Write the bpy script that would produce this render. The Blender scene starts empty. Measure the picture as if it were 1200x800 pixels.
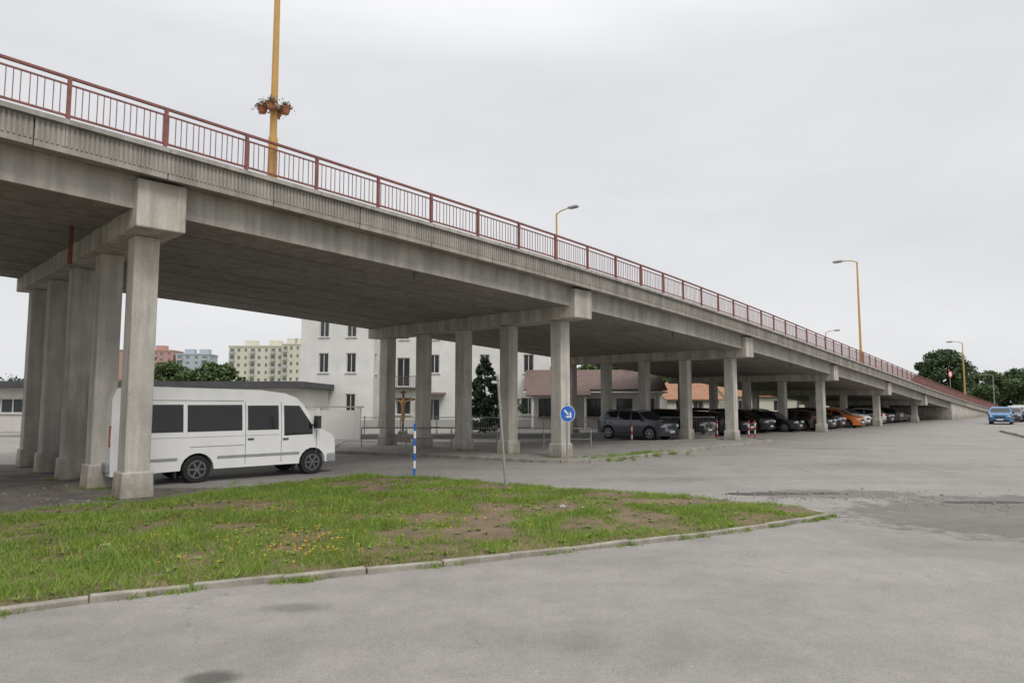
import bpy, bmesh, math, random
import numpy as np
from mathutils import Vector, Matrix, noise
random.seed(7); rng=np.random.default_rng(7)
scene=bpy.context.scene
R=math.radians

# ------------------------------------------------------------------ materials
def ramp(nt,fac,stops):
    n=nt.nodes.new('ShaderNodeValToRGB')
    el=n.color_ramp.elements
    while len(el)<len(stops): el.new(0.5)
    for e,(p,c) in zip(el,stops):
        e.position=p; e.color=(c[0],c[1],c[2],1) if not isinstance(c,(int,float)) else (c,c,c,1)
    nt.links.new(fac,n.inputs[0]); return n.outputs[0]
def tex(nt,co,scale,detail=5,rough=.6,dist=0,mapscale=None):
    if mapscale:
        m=nt.nodes.new('ShaderNodeMapping'); m.inputs['Scale'].default_value=mapscale
        nt.links.new(co,m.inputs['Vector']); co=m.outputs[0]
    n=nt.nodes.new('ShaderNodeTexNoise'); n.inputs['Scale'].default_value=scale
    n.inputs['Detail'].default_value=detail; n.inputs['Roughness'].default_value=rough
    n.inputs['Distortion'].default_value=dist
    nt.links.new(co,n.inputs['Vector']); return n.outputs[0]
def mix(nt,fac,a,b,mode='MIX'):
    n=nt.nodes.new('ShaderNodeMix'); n.data_type='RGBA'; n.blend_type=mode
    for i,x in ((0,fac),(6,a),(7,b)):
        if hasattr(x,'links'): nt.links.new(x,n.inputs[i])
        elif i==0: n.inputs[0].default_value=x
        else: n.inputs[i].default_value=(x[0],x[1],x[2],1)
    return n.outputs[2]
def math_(nt,op,a,b):
    n=nt.nodes.new('ShaderNodeMath'); n.operation=op
    for i,x in enumerate((a,b)):
        if hasattr(x,'links'): nt.links.new(x,n.inputs[i])
        else: n.inputs[i].default_value=x
    return n.outputs[0]
def newmat(name):
    m=bpy.data.materials.new(name); m.use_nodes=True
    nt=m.node_tree; b=nt.nodes['Principled BSDF']
    tc=nt.nodes.new('ShaderNodeTexCoord')
    return m,nt,b,tc.outputs['Object']
def setbump(nt,b,h,strength,dist=.01):
    n=nt.nodes.new('ShaderNodeBump'); n.inputs['Strength'].default_value=strength; n.inputs['Distance'].default_value=dist
    nt.links.new(h,n.inputs['Height']); nt.links.new(n.outputs[0],b.inputs['Normal'])
def M(name,c1,c2=None,scale=3,rough=.8,bump=0,metal=0,fine=0,coat=0):
    m,nt,b,co=newmat(name)
    c2=c2 or tuple(x*.8 for x in c1)
    col=ramp(nt,tex(nt,co,scale,3),[(.3,c2),(.7,c1)])
    if fine:
        col=mix(nt,1,col,ramp(nt,tex(nt,co,fine,1),[(.3,.75),(.7,1.15)]),'MULTIPLY')
    nt.links.new(col,b.inputs['Base Color'])
    b.inputs['Roughness'].default_value=rough; b.inputs['Metallic'].default_value=metal
    if coat: b.inputs['Coat Weight'].default_value=coat
    if bump: setbump(nt,b,tex(nt,co,scale*8,1),bump)
    return m
def concrete(name,c,stain=.55,streak=.5,rust=0,blotch=1.1,foot=0):
    m,nt,b,co=newmat(name)
    base=ramp(nt,tex(nt,co,blotch,5,.65,.3),[(.3,tuple(x*.78 for x in c)),(.55,c),(.8,tuple(min(1,x*1.13) for x in c))])
    st=ramp(nt,tex(nt,co,2.0,4,.6,.3,(1.6,1.6,.16)),[(.42,stain),(.6,1)])
    col=mix(nt,streak,base,st,'MULTIPLY')
    sp=ramp(nt,tex(nt,co,45,1),[(.3,.84),(.7,1.08)])
    col=mix(nt,.8,col,sp,'MULTIPLY')
    if foot:
        sx=nt.nodes.new('ShaderNodeSeparateXYZ'); nt.links.new(co,sx.inputs[0])
        zz=math_(nt,'ADD',sx.outputs[2],math_(nt,'MULTIPLY',tex(nt,co,3,2),1.2))
        gr=ramp(nt,math_(nt,'MULTIPLY',zz,.5),[(.3,(.66,.63,.58)),(.6,(1,1,1))])
        col=mix(nt,1,col,gr,'MULTIPLY')
    if rust:
        rm=ramp(nt,tex(nt,co,1.3,4,.7,.5,(1,1,.4)),[(.6,0.0),(.72,1.0)])
        col=mix(nt,math_(nt,'MULTIPLY',rm,rust),col,(.22,.13,.08))
    nt.links.new(col,b.inputs['Base Color']); b.inputs['Roughness'].default_value=.9
    setbump(nt,b,tex(nt,co,25,2),.35,.01)
    return m
def spotmask(nt,co,cx,cy,rx,ry,nz,amp,edge):
    mp=nt.nodes.new('ShaderNodeMapping'); mp.vector_type='POINT'
    mp.inputs['Location'].default_value=(-cx/rx,-cy/ry,0); mp.inputs['Scale'].default_value=(1/rx,1/ry,0)
    nt.links.new(co,mp.inputs['Vector'])
    ln=nt.nodes.new('ShaderNodeVectorMath'); ln.operation='LENGTH'; nt.links.new(mp.outputs[0],ln.inputs[0])
    d=math_(nt,'ADD',ln.outputs['Value'],math_(nt,'MULTIPLY',math_(nt,'SUBTRACT',nz,.5),amp))
    return ramp(nt,d,[(1-edge if edge<1 else .0,1.0),(1.0,0.0)])
def asphalt(name,c,patch=.8,crackamt=.6,coarse=90,spots=()):
    m,nt,b,co=newmat(name)
    big=tex(nt,co,.35,5,.62,.5)
    base=ramp(nt,big,[(.3,tuple(x*patch for x in c)),(.5,c),(.72,tuple(x*1.1 for x in c))])
    nmed=tex(nt,co,2.3,5,.72)
    md=ramp(nt,nmed,[(.3,.86),(.65,1.05)])
    col=mix(nt,1,base,md,'MULTIPLY')
    ws=ramp(nt,tex(nt,co,.9,2,.5,.0,(.12,1.0,1)),[(.35,.92),(.65,1.04)])
    col=mix(nt,1,col,ws,'MULTIPLY')
    sp=ramp(nt,tex(nt,co,coarse,2,.8),[(.28,.55),(.5,1.0),(.75,1.42)])
    col=mix(nt,.85,col,sp,'MULTIPLY')
    for (cx,cy,rx,ry,amp,edge,dk) in spots:
        mk=spotmask(nt,co,cx,cy,rx,ry,nmed,amp,edge)
        col=mix(nt,mk,col,mix(nt,1,col,dk,'MULTIPLY'))
    nz=nt.nodes.new('ShaderNodeTexNoise'); nz.inputs['Scale'].default_value=1.6; nz.inputs['Detail'].default_value=4
    w=nt.nodes.new('ShaderNodeVectorMath'); w.operation='ADD'
    nt.links.new(co,nz.inputs['Vector']); nt.links.new(co,w.inputs[0]); nt.links.new(nz.outputs['Color'],w.inputs[1])
    v=nt.nodes.new('ShaderNodeTexVoronoi'); v.feature='DISTANCE_TO_EDGE'; v.inputs['Scale'].default_value=.3
    nt.links.new(w.outputs[0],v.inputs['Vector'])
    cr=ramp(nt,v.outputs['Distance'],[(.0,1.0),(.0035,0.0)])
    msk=ramp(nt,big,[(.47,0.0),(.58,1.0)])
    f2=math_(nt,'MULTIPLY',math_(nt,'MULTIPLY',cr,msk),crackamt)
    col=mix(nt,f2,col,tuple(x*.4 for x in c))
    nt.links.new(col,b.inputs['Base Color']); b.inputs['Roughness'].default_value=.82
    setbump(nt,b,tex(nt,co,coarse*.8,1),.5,.01)
    return m
def leafmat(name,c,scale=.8):
    m,nt,b,co=newmat(name)
    col=ramp(nt,tex(nt,co,scale,3),[(.3,tuple(x*.5 for x in c)),(.5,c),(.72,tuple(x*1.7 for x in c))])
    nt.links.new(col,b.inputs['Base Color']); b.inputs['Roughness'].default_value=.7
    return m

D=lambda k:(k,k,k*.985)
m_asph=asphalt('asphalt_worn',(.238,.224,.208),.84,.5,90,spots=[
 (12.6,12.7,6.8,3.3,.9,.12,D(.60)),(11.5,22.5,5.5,2.0,1.6,.5,D(.84)),(-2.3,5.45,.26,.2,.8,.5,D(.4)),(-2.2,7.25,.4,.22,1.2,.7,D(.66)),
 (.4,6.2,.7,.35,1.6,.9,D(.84)),(4.2,19.0,3.2,.7,1.6,.6,D(.8)),(14,31,2.2,.8,1.4,.5,D(.7)),(7.2,15.9,2.4,.9,1.6,.4,D(.62)),(-7.5,22,4.5,2.8,1.5,.8,D(.7))])
m_asph2=asphalt('asphalt_deck',(.16,.155,.148))
m_patch=asphalt('asphalt_hole',(.055,.05,.045),.6,.5,40)
m_soil=M('soil',(.19,.13,.085),(.10,.075,.045),2.2,1,.5,fine=40)
m_dirt=M('dirt_gravel',(.17,.15,.13),(.07,.06,.05),1.5,1,.8,fine=30)
m_stone=M('gravel_stone',(.3,.28,.26),(.16,.15,.14),6,1,.3)
m_ground=M('ground_grass_far',(.09,.13,.04),(.06,.09,.03),.1,1)
m_kerb=concrete('kerb_concrete',(.33,.305,.26),.55,.6)
m_pave=concrete('paving_concrete',(.27,.26,.24),.7,.3)
m_col=concrete('concrete_column',(.55,.52,.47),.62,.6,.06,foot=1)
m_cross=concrete('concrete_crosshead',(.55,.515,.46),.5,.6,.4)
m_girder=concrete('concrete_girder',(.45,.425,.385),.6,.55,.15)
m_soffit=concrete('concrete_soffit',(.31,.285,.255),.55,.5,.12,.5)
m_fascia=concrete('concrete_fascia',(.37,.345,.31),.6,.6)
m_cap=concrete('concrete_cap',(.42,.40,.365),.55,.6)
m_rail=M('rail_paint',(.27,.085,.07),(.15,.06,.055),5,.6,.1)
m_bar=M('rail_bar_sky_blend',(.30,.14,.125),(.2,.1,.09),5,.6)  # rail colour made paler, brightness of the sky behind blended in
m_yel=M('lamp_yellow',(.58,.33,.08),(.42,.25,.08),3,.5,.05)
m_grey=M('metal_grey',(.35,.35,.35),(.25,.25,.25),8,.5,.05,.3)
m_white=M('plaster_white',(.70,.69,.67),(.58,.57,.55),.6,.9,.1)
m_white2=M('plaster_warm',(.6,.57,.53),(.5,.48,.45),.8,.9,.1)
m_cream=M('plaster_cream',(.62,.59,.50),(.55,.53,.46),.2,.9)
m_red=M('block_red',(.45,.27,.23),(.40,.25,.22),.2,.9)
m_brick=M('chimney_brick',(.3,.14,.1),(.2,.1,.08),3,.9)
m_bluew=M('block_blue',(.42,.45,.5),(.37,.41,.46),.2,.9)
m_greyw=M('block_grey',(.46,.45,.44),(.38,.37,.36),.2,.9)
m_frame=M('window_frame',(.6,.6,.58),(.5,.5,.48),3,.5)
m_framed=M('window_frame_dark',(.10,.085,.075),(.06,.05,.05),3,.5)
m_glass=M('window_glass',(.045,.05,.055),(.02,.022,.025),.7,.12)
m_glassf=M('window_glass_hazed',(.22,.23,.24),(.15,.16,.17),.3,.3)  # paler than near glass: distance haze put into the colour
m_broof=M('roof_brown',(.15,.095,.082),(.1,.065,.058),2,.8,.3,fine=14)
m_oroof=M('roof_orange_tile',(.34,.17,.10),(.23,.115,.07),2,.85,.3,fine=10)
m_droof=M('roof_dark',(.07,.07,.075),(.045,.045,.05),1,.7)
m_bark=M('bark',(.12,.09,.065),(.06,.045,.035),4,1,.6)
m_leaf=leafmat('foliage_mid',(.065,.10,.03))
m_leaf2=leafmat('foliage_dark',(.045,.078,.028))
m_leaf3=leafmat('foliage_spruce',(.018,.04,.02),1.5)
m_tyre=M('tyre',(.02,.02,.02),(.012,.012,.012),8,.9)
m_rim=M('rim',(.4,.4,.41),(.3,.3,.3),8,.35,0,.8)
m_rimd=M('rim_steel',(.2,.2,.205),(.12,.12,.12),8,.5,0,.5)
m_under=M('underbody',(.015,.015,.015),(.01,.01,.01),3,.9)
m_cglass=M('car_glass',(.014,.015,.017),(.008,.009,.01),1,.06)
m_plastic=M('black_plastic',(.035,.035,.037),(.025,.025,.025),6,.6)
m_vanp=M('paint_white',(.78,.78,.77),(.68,.68,.67),1.3,.3,0,0,coat=.3)
m_vang=M('bumper_grey',(.3,.3,.31),(.24,.24,.25),5,.6)
m_seam=M('seam_grey',(.16,.16,.16),(.1,.1,.1),5,.8)
m_head=M('headlight_glass',(.6,.62,.65),(.4,.42,.45),9,.1)
m_tail=M('tail_light',(.4,.02,.015),(.3,.015,.01),5,.2)
m_blue=M('sign_blue',(.02,.13,.5),(.015,.11,.42),5,.4)
m_wpaint=M('white_paint',(.75,.75,.74),(.62,.62,.6),5,.5)
m_rpaint=M('red_paint',(.55,.03,.025),(.45,.025,.02),5,.5)
m_wood=M('cross_wood',(.2,.11,.055),(.14,.075,.04),5,.7)
m_gold=M('figure_paint',(.6,.36,.15),(.45,.27,.1),7,.5)
m_terra=M('terracotta',(.45,.19,.1),(.35,.14,.08),6,.8)
m_flow=M('flower_red',(.6,.1,.12),(.5,.3,.3),20,.7)
m_fy=M('flower_yellow',(.70,.40,.03),(.6,.30,.02),9,.7)
m_trash=M('litter_white',(.55,.54,.5),(.4,.4,.38),20,.8)

# ------------------------------------------------------------------ builders
def link(ob,parent=None):
    scene.collection.objects.link(ob)
    if parent: ob.parent=parent
    return ob
def empty(name,loc=(0,0,0),rz=0):
    e=bpy.data.objects.new(name,None); e.location=loc; e.rotation_euler=(0,0,rz); e.empty_display_size=.3
    return link(e)
class MB:
    def __init__(s): s.v=[]; s.f=[]
    def add(s,vs,fs):
        n=len(s.v); s.v+= [tuple(p) for p in vs]; s.f+=[tuple(i+n for i in f) for f in fs]
    def box(s,c,d,rz=0,top=1,tilt=None):
        x,y,z=d[0]/2,d[1]/2,d[2]/2
        p=[(-x,-y,-z),(x,-y,-z),(x,y,-z),(-x,y,-z),(-x*top,-y*top,z),(x*top,-y*top,z),(x*top,y*top,z),(-x*top,y*top,z)]
        ca,sa=math.cos(rz),math.sin(rz)
        if tilt: 
            Rm=Matrix.Rotation(tilt[0],3,'X')@Matrix.Rotation(tilt[1],3,'Y')
            p=[tuple(Rm@Vector(q)) for q in p]
        p=[(c[0]+a*ca-b*sa,c[1]+a*sa+b*ca,c[2]+q) for a,b,q in p]
        s.add(p,[(0,3,2,1),(4,5,6,7),(0,1,5,4),(1,2,6,5),(2,3,7,6),(3,0,4,7)])
    def cyl(s,p0,p1,r0,r1=None,n=10,cap=True):
        r1=r0 if r1 is None else r1
        p0=Vector(p0);p1=Vector(p1);d=(p1-p0).normalized()
        a=d.orthogonal().normalized(); b=d.cross(a)
        vs=[];
        for p,r in((p0,r0),(p1,r1)):
            for i in range(n):
                t=2*math.pi*i/n; vs.append(p+a*math.cos(t)*r+b*math.sin(t)*r)
        fs=[(i,(i+1)%n,n+(i+1)%n,n+i) for i in range(n)]
        if cap: fs+=[tuple(range(n))[::-1],tuple(range(n,2*n))]
        s.add(vs,fs)
    def poly(s,pts): s.add(pts,[tuple(range(len(pts)))])
    def prism(s,pts,z0,z1):
        n=len(pts)
        vs=[(x,y,z0) for x,y in pts]+[(x,y,z1) for x,y in pts]
        s.add(vs,[tuple(range(n))[::-1],tuple(range(n,2*n))]+[(i,(i+1)%n,n+(i+1)%n,n+i) for i in range(n)])
    def obj(s,name,mat,parent=None,smooth=False,bevel=0,tri=False):
        me=bpy.data.meshes.new(name); me.from_pydata(s.v,[],s.f); me.materials.append(mat)
        if tri:
            bm=bmesh.new(); bm.from_mesh(me); bmesh.ops.triangulate(bm,faces=bm.faces); bm.to_mesh(me); bm.free()
        if smooth: me.polygons.foreach_set('use_smooth',[True]*len(me.polygons))
        ob=bpy.data.objects.new(name,me); link(ob,parent)
        if bevel:
            b=ob.modifiers.new('b','BEVEL'); b.width=bevel; b.segments=2; b.limit_method='ANGLE'; b.angle_limit=R(40)
        return ob

# ------------------------------------------------------------------ bridge axis
K0=-1
NP=[(-29,-5.2),(-18.6,4.9),(-8.3,15.31),(1.77,25.32),(11.57,36.54),(21.25,47.65),(30.95,58.8),(40.6,69.9),(50.3,81),(60,92.1),(69.7,103.2),(79.4,114.3)]
NF=[7.75,7.38,6.86,6.16,5.48,4.6,3.72,2.8,1.95,1.15,.45,-.2]
def crom(A,k):
    i=int(math.floor(k-K0)); i=max(0,min(len(A)-2,i)); t=k-K0-i
    g=lambda j:np.array(A[j],float) if 0<=j<len(A) else (2*np.array(A[0],float)-np.array(A[1],float) if j<0 else 2*np.array(A[-1],float)-np.array(A[-2],float))
    a,b,c,d=g(i-1),g(i),g(i+1),g(i+2)
    return .5*((2*b)+(-a+c)*t+(2*a-5*b+4*c-d)*t*t+(-a+3*b-3*c+d)*t**3)
def fr(k):
    p=crom(NP,k); q=crom(NP,k+.01)-crom(NP,k-.01); q=q/np.linalg.norm(q)
    return p,q,float(crom(NF,k))
def S(k,o,dz):
    p,q,f=fr(k); return (p[0]+q[1]*o,p[1]-q[0]*o,f+dz)
def heading(k):
    p,q,f=fr(k); return math.atan2(q[1],q[0])
def sweep(mb,prof,k0,k1,n):
    m=len(prof); vs=[]
    for i in range(n+1):
        k=k0+(k1-k0)*i/n
        vs+=[S(k,o,z) for o,z in prof]
    fs=[]
    for i in range(n):
        for j in range(m):
            a=i*m+j;b=i*m+(j+1)%m; fs.append((a,b,b+m,a+m))
    fs+=[tuple(range(m)),tuple(range(n*m,n*m+m))[::-1]]
    mb.add(vs,fs)
def rect(o0,o1,z0,z1): return [(o0,z0),(o1,z0),(o1,z1),(o0,z1)]
def arc(o,k0,k1,step,off=0):
    out=[];k=k0;acc=off;prev=S(k,o,0)
    dk=.002
    while k<k1:
        k+=dk; p=S(k,o,0); acc+=math.dist(p[:2],prev[:2]); prev=p
        if acc>=step: acc-=step; out.append(k)
    return out

br=empty('overpass_bridge')
KE=9.6
mb=MB()
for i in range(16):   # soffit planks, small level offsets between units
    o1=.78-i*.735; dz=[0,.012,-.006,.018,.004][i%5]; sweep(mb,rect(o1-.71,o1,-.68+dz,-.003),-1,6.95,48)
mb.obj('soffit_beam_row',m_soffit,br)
mb=MB(); sweep(mb,rect(.781,.86,-.70,-.006),-1,6.95,48); sweep(mb,rect(-11.1,-11.02,-.70,-.006),-1,6.95,48)
mb.obj('edge_girder',m_girder,br)
mb=MB(); sweep(mb,[(-11.75,0),(1.28,0),(1.28,.3),(-11.75,.3)],-1,KE,64); mb.obj('deck_slab',m_fascia,br)
mb=MB(); 
for kk in np.arange(-1,KE-.1,1/6):
    sweep(mb,rect(1.282,1.36,-.05,.50),kk+.0008,kk+1/6-.0008,2)
sweep(mb,rect(-11.82,-11.752,.03,.50),-1,KE,64); mb.obj('fascia_panel',m_fascia,br)
mb=MB(); 
for k in arc(1.37,-1,7.5,.085):
    p=S(k,1.367,.28); mb.box(p,(.045,.026,.40),heading(k))
mb.obj('fascia_ribs',m_fascia,br)
mb=MB(); 
for kk in np.arange(-1,KE-.1,.25):
    sweep(mb,rect(.6,1.47,.502,.60),kk+.0006,kk+.2494,2)
sweep(mb,rect(-11.95,-11.0,.502,.60),-1,KE,64); mb.obj('cap_kerb',m_cap,br)
mb=MB(); sweep(mb,rect(-9.6,-.9,.302,.40),-1,KE,64); mb.obj('deck_road',m_asph2,br)
mb=MB(); sweep(mb,rect(-.9,.6,.301,.52),-1,KE,64); sweep(mb,rect(-11.0,-9.6,.301,.52),-1,KE,64); mb.obj('deck_footway',m_pave,br)
mc=MB(); ml=MB(); mf=MB()
for k in range(0,7):
    p,q,f=fr(k); h=heading(k)
    L=1.1+11.35; cx=S(k,1.1-L/2,0)
    zb=f-1.1
    mc.box((cx[0],cx[1],(zb+f-.062)/2),(1.0,L,f-.062-zb),h)
    for j in range(5):
        c=S(k,-2.6*j,0)
        ml.box((c[0],c[1],zb/2),(.52,.5,zb-.01),h)
        mf.box((c[0],c[1],.29),(.68,.66,.58),h,.93)
mc.obj('crosshead_beam',m_cross,br,bevel=.03)
ml.obj('column',m_col,br,bevel=.025); mf.obj('column_plinth',m_col,br,bevel=.035)
mb=MB()
n=16
for side in (1.15,-11.6):
    vs=[]
    for i in range(n+1):
        k=6.9+(KE-6.9)*i/n; p=S(k,side,0); vs+= [(p[0],p[1],-.2),(p[0],p[1],max(p[2]-.004,-.1))]
    mb.add(vs,[(2*i,2*i+2,2*i+3,2*i+1) for i in range(n)])
a=S(6.9,1.15,0);b=S(6.9,-11.6,0)
mb.poly([(a[0],a[1],-.2),(b[0],b[1],-.2),(b[0],b[1],b[2]-.004),(a[0],a[1],a[2]-.004)])
mb.obj('abutment_wall',m_col,br)
def railing(o,name,ph=0):
    r=MB()
    for k in arc(o,-1,KE,1.78,ph):
        p=S(k,o,1.03); r.box(p,(.07,.07,.9),heading(k))
    sweep(r,rect(o-.035,o+.035,1.44,1.49),-1,KE,70)
    sweep(r,rect(o-.02,o+.02,.68,.72),-1,KE,70)
    sweep(r,rect(o-.018,o+.018,1.31,1.34),-1,KE,70)
    r.obj(name+'_frame',m_rail,br)
    r=MB()
    for k in arc(o,-1,KE,.125):
        p=S(k,o,1.01); r.box(p,(.016,.016,.62),heading(k))
    r.obj(name+'_bars',m_bar,br)
railing(1.36,'railing',1.2); railing(-11.84,'railing_far')
mb=MB(); a=S(.93,-1.9,-.7); mb.cyl(a,(a[0],a[1],a[2]-.9),.05,n=8); mb.obj('drain_pipe',M('rust_pipe',(.2,.06,.04),(.12,.05,.04),6,.8),br)
mb=MB()
for k in (1.5,2.5,3.5,4.5,5.5): 
    a=S(k,.6,-.6); mb.cyl(a,(a[0],a[1],a[2]-.3),.05,n=8)
mb.obj('deck_drains',m_seam,br)

# ------------------------------------------------------------------ lamps
def lamp(k,o,H,sgn,planter=False,base=None,az=None,mat=None):
    p=base or S(k,o,.5); h=heading(k) if az is None else az
    e=empty('street_lamp',p,h)
    d=MB(); d.cyl((0,0,0),(0,0,1.2),.115,.11,12); d.cyl((0,0,1.2),(0,0,H),.088,.055,12)
    y=sgn
    pts=[(0,0,H-.05),(0,.35*y,H+.12),(0,1.0*y,H+.2)]
    for a,b in zip(pts,pts[1:]): d.cyl(a,b,.04,.035,8)
    d.obj('pole',mat or m_yel,e,smooth=False)
    g=MB(); g.box((0,1.35*y,H+.21),(.3,.8,.13),0,.8); g.box((0,1.38*y,H+.12),(.2,.5,.06)); g.obj('lamp_head',m_grey,e,bevel=.02)
    if planter:
        z=planter; g=MB(); g.cyl((0,0,z),(0,0,z+.05),.13,n=14); 
        for i in range(4):
            a=i*math.pi/2+.9; c=(.28*math.cos(a),.28*math.sin(a)); g.cyl((0,0,z+.03),(c[0],c[1],z+.03),.02,n=6)
        g.obj('planter_bracket',m_grey,e)
        t=MB(); l=MB(); fl=MB()
        for i in range(4):
            a=i*math.pi/2+.9; c=(.27*math.cos(a),.27*math.sin(a))
            t.cyl((c[0],c[1],z-.09),(c[0],c[1],z+.05),.085,.125,14); t.cyl((c[0],c[1],z+.05),(c[0],c[1],z+.075),.135,.135,14)
            for j in range(230):
                dx,dy=random.gauss(0,.085),random.gauss(0,.085); q=Vector((c[0]+dx,c[1]+dy,z+.09+abs(random.gauss(0,.06))-3.0*(dx*dx+dy*dy)))
                u=Vector((random.gauss(0,1),random.gauss(0,1),random.gauss(0,1))).normalized()*.026; w=u.orthogonal()
                (l if random.random()<.8 else fl).poly([q-u,q-w,q+u,q+w])
        t.obj('terracotta_pots',m_terra,e); l.obj('planter_leaves',m_leaf,e); fl.obj('planter_flowers',m_flow,e)
lamp(1.17,1.12,8.2,1,planter=1.9)
lamp(4.42,1.12,7.9,1); lamp(7.6,1.12,7.5,1)
lamp(3.0,-11.5,8.3,-1,mat=m_yel); lamp(6.75,-11.5,8.0,-1)
lamp(0,0,7,1,base=(92,132,0),az=.8,mat=m_grey); lamp(0,0,6.0,1,base=(-30,52,0),az=.8,mat=m_grey)

# ------------------------------------------------------------------ ground
mb=MB(); mb.poly([(-1500,-1500,0),(1500,-1500,0),(1500,1500,0),(-1500,1500,0)]); mb.obj('ground',m_ground)
mb=MB(); mb.poly([(x,y,.004) for x,y in [(-60,-40),(90,-40),(160,80),(260,260),(150,260),(110,175),(72,112),(52,94),(30,66),(20,54),(-14,53),(-60,44)]]); mb.obj('road',m_asph)
def jag(pts,amp,step,z,seed=0):
    out=[];n=len(pts)
    for i in range(n):
        a=Vector(pts[i]);b=Vector(pts[(i+1)%n]);L=(b-a).length;m=max(1,int(L/step))
        for j in range(m):
            p=a.lerp(b,j/m); v=noise.noise_vector(Vector((p.x*1.7+seed,p.y*1.7,seed)))*amp+noise.noise_vector(Vector((p.x*6+seed,p.y*6,seed)))*amp*.4
            out.append((p.x+v.x,p.y+v.y,z))
    return out
def sheet(name,pts,mat,z,amp=.3,step=.3,seed=0):
    mb=MB(); mb.poly(jag(pts,amp,step,z,seed)); return mb.obj(name,mat,tri=True)
def blob(name,c,rx,ry,mat,z,seed,rot=0):
    pts=[]
    for i in range(60):
        a=i*2*math.pi/60; r=1+.5*noise.noise(Vector((math.cos(a)*1.3+seed*3,math.sin(a)*1.3,seed)))+.4*noise.noise(Vector((math.cos(a)*5,math.sin(a)*5,seed)))+.2*noise.noise(Vector((math.cos(a)*14,math.sin(a)*14,seed)))
        x,y=rx*r*math.cos(a),ry*r*math.sin(a)
        pts.append((c[0]+x*math.cos(rot)-y*math.sin(rot),c[1]+x*math.sin(rot)+y*math.cos(rot),z))
    mb=MB(); mb.poly(pts); mb.obj(name,mat,tri=True)
blob('pothole',(5.7,15.9),.9,.2,m_patch,.010,1); blob('pothole',(7.1,16.0),.4,.14,m_patch,.010,2); blob('pothole',(9.9,14.6),.9,.15,m_patch,.010,3)
blob('pothole',(10.8,13.6),.5,.12,m_patch,.010,8)
sheet('dirt_strip',[(-9.6,13.1),(-7.6,14.3),(-6.4,17.0),(-9.8,17.2),(-14,22.5),(-20,24),(-26,16),(-14,9)],m_dirt,.008,.5,.25,3)
gm=MB()
def stone(x,y,s):
    gm.box((x,y,.006+s*.35),(s*random.uniform(.8,1.6),s,s*.8),random.random()*3,random.uniform(.5,.8),(random.gauss(0,.2),random.gauss(0,.2)))
for i in range(900):
    t=random.random()
    if t<.45: x,y=random.gauss(6.8,1.6),random.gauss(15.7,.5)
    elif t<.65: x,y=random.gauss(9.8,1.2),random.gauss(14.0,.6)
    else: x,y=random.gauss(-9.5,1.8),random.gauss(15.2,1.3)
    stone(x,y,random.choice([.01,.012,.015,.025]) if random.random()>.06 else random.uniform(.03,.06))
gm.obj('gravel',m_stone)
# grass island -------------------------------------------------------
isl=[(-5.10,7.07),(-3.80,7.88),(-2.21,8.52),(0,9.57),(2.64,10.87),(4.90,12.22),(5.79,12.94),(5.66,13.62),(4.46,14.6),(2.87,15.7),(.82,16.8),(-1.83,18.6),(-4.12,19.5),(-5.3,18.3),(-6.2,16.9),(-7.1,14.7),(-8.9,13.53),(-9.5,13.0),(-13.5,9.3),(-13,2.5),(-8.5,4.8)]
IP=np.array(isl)
def inside(P):
    c=np.zeros(len(P),bool); n=len(IP)
    for i in range(n):
        a=IP[i];b=IP[(i+1)%n]
        cond=((a[1]>P[:,1])!=(b[1]>P[:,1]))
        xx=(b[0]-a[0])*(P[:,1]-a[1])/(b[1]-a[1]+1e-12)+a[0]
        c^=cond&(P[:,0]<xx)
    return c
def edist(P):
    d=np.full(len(P),1e9)
    for i in range(len(IP)):
        a=IP[i];b=IP[(i+1)%len(IP)];ab=b-a
        t=np.clip(((P-a)@ab)/(ab@ab),0,1); d=np.minimum(d,np.linalg.norm(P-(a+t[:,None]*ab),axis=1))
    return d
def hN(x,y): return noise.noise(Vector((x*.55,y*.55,3.1)))
bare=[(-5.8,13.5,1.2,.6),(-.9,10.9,1.6,.8),(-.2,12.2,1.2,.5),(.9,13.5,1.4,.55),(-3.4,17.6,1.4,.8),(3.3,14.3,1.5,.45),(2.3,12.2,1.1,.45),(-8.6,12.8,.9,.4),(5.1,13.1,.7,.4),(-.6,16.4,1.3,.5),(1.8,15.2,1.0,.4)]
def bareness(P):
    v=np.zeros(len(P))
    for x,y,rx,ry in bare: v=np.maximum(v,np.exp(-(((P[:,0]-x)/rx)**2+((P[:,1]-y)/ry)**2)))
    return v
cs=.13; gx=np.arange(-13.6,6,cs); gy=np.arange(2.4,20,cs)
X,Y=np.meshgrid(gx,gy,indexing='ij'); P=np.stack([X.ravel(),Y.ravel()],1)
ins=inside(P); ed=edist(P)
hz=np.where(ins,np.minimum(ed*.35,.06)+.012+np.array([.02*hN(a*2,b*2) for a,b in P])*np.minimum(ed*2,1),.001)
ny=len(gy); idm={}; vs=[];fs=[]
for i in range(len(gx)-1):
    for j in range(ny-1):
        q=(i*ny+j,(i+1)*ny+j,(i+1)*ny+j+1,i*ny+j+1)
        if sum(ins[list(q)])>=2:
            f=[]
            for a in q:
                if a not in idm: idm[a]=len(vs); vs.append((P[a,0],P[a,1],hz[a]))
                f.append(idm[a])
            fs.append(tuple(f))
mb=MB(); mb.add(vs,fs); mb.obj('grass_verge_soil',m_soil,smooth=True)
def soilz(P): 
    e=edist(P); return np.minimum(e*.35,.06)+.012
N=430000
P=np.stack([rng.uniform(-13.6,6,N),rng.uniform(2.4,20,N)],1)
P=P[inside(P)]
P=P[(P[:,0]>-.80*P[:,1]-.6)]
dn=np.array([noise.noise(Vector((a*1.1,b*1.1,0)))+.5*noise.noise(Vector((a*4,b*4,5))) for a,b in P])
bv=bareness(P)
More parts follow.
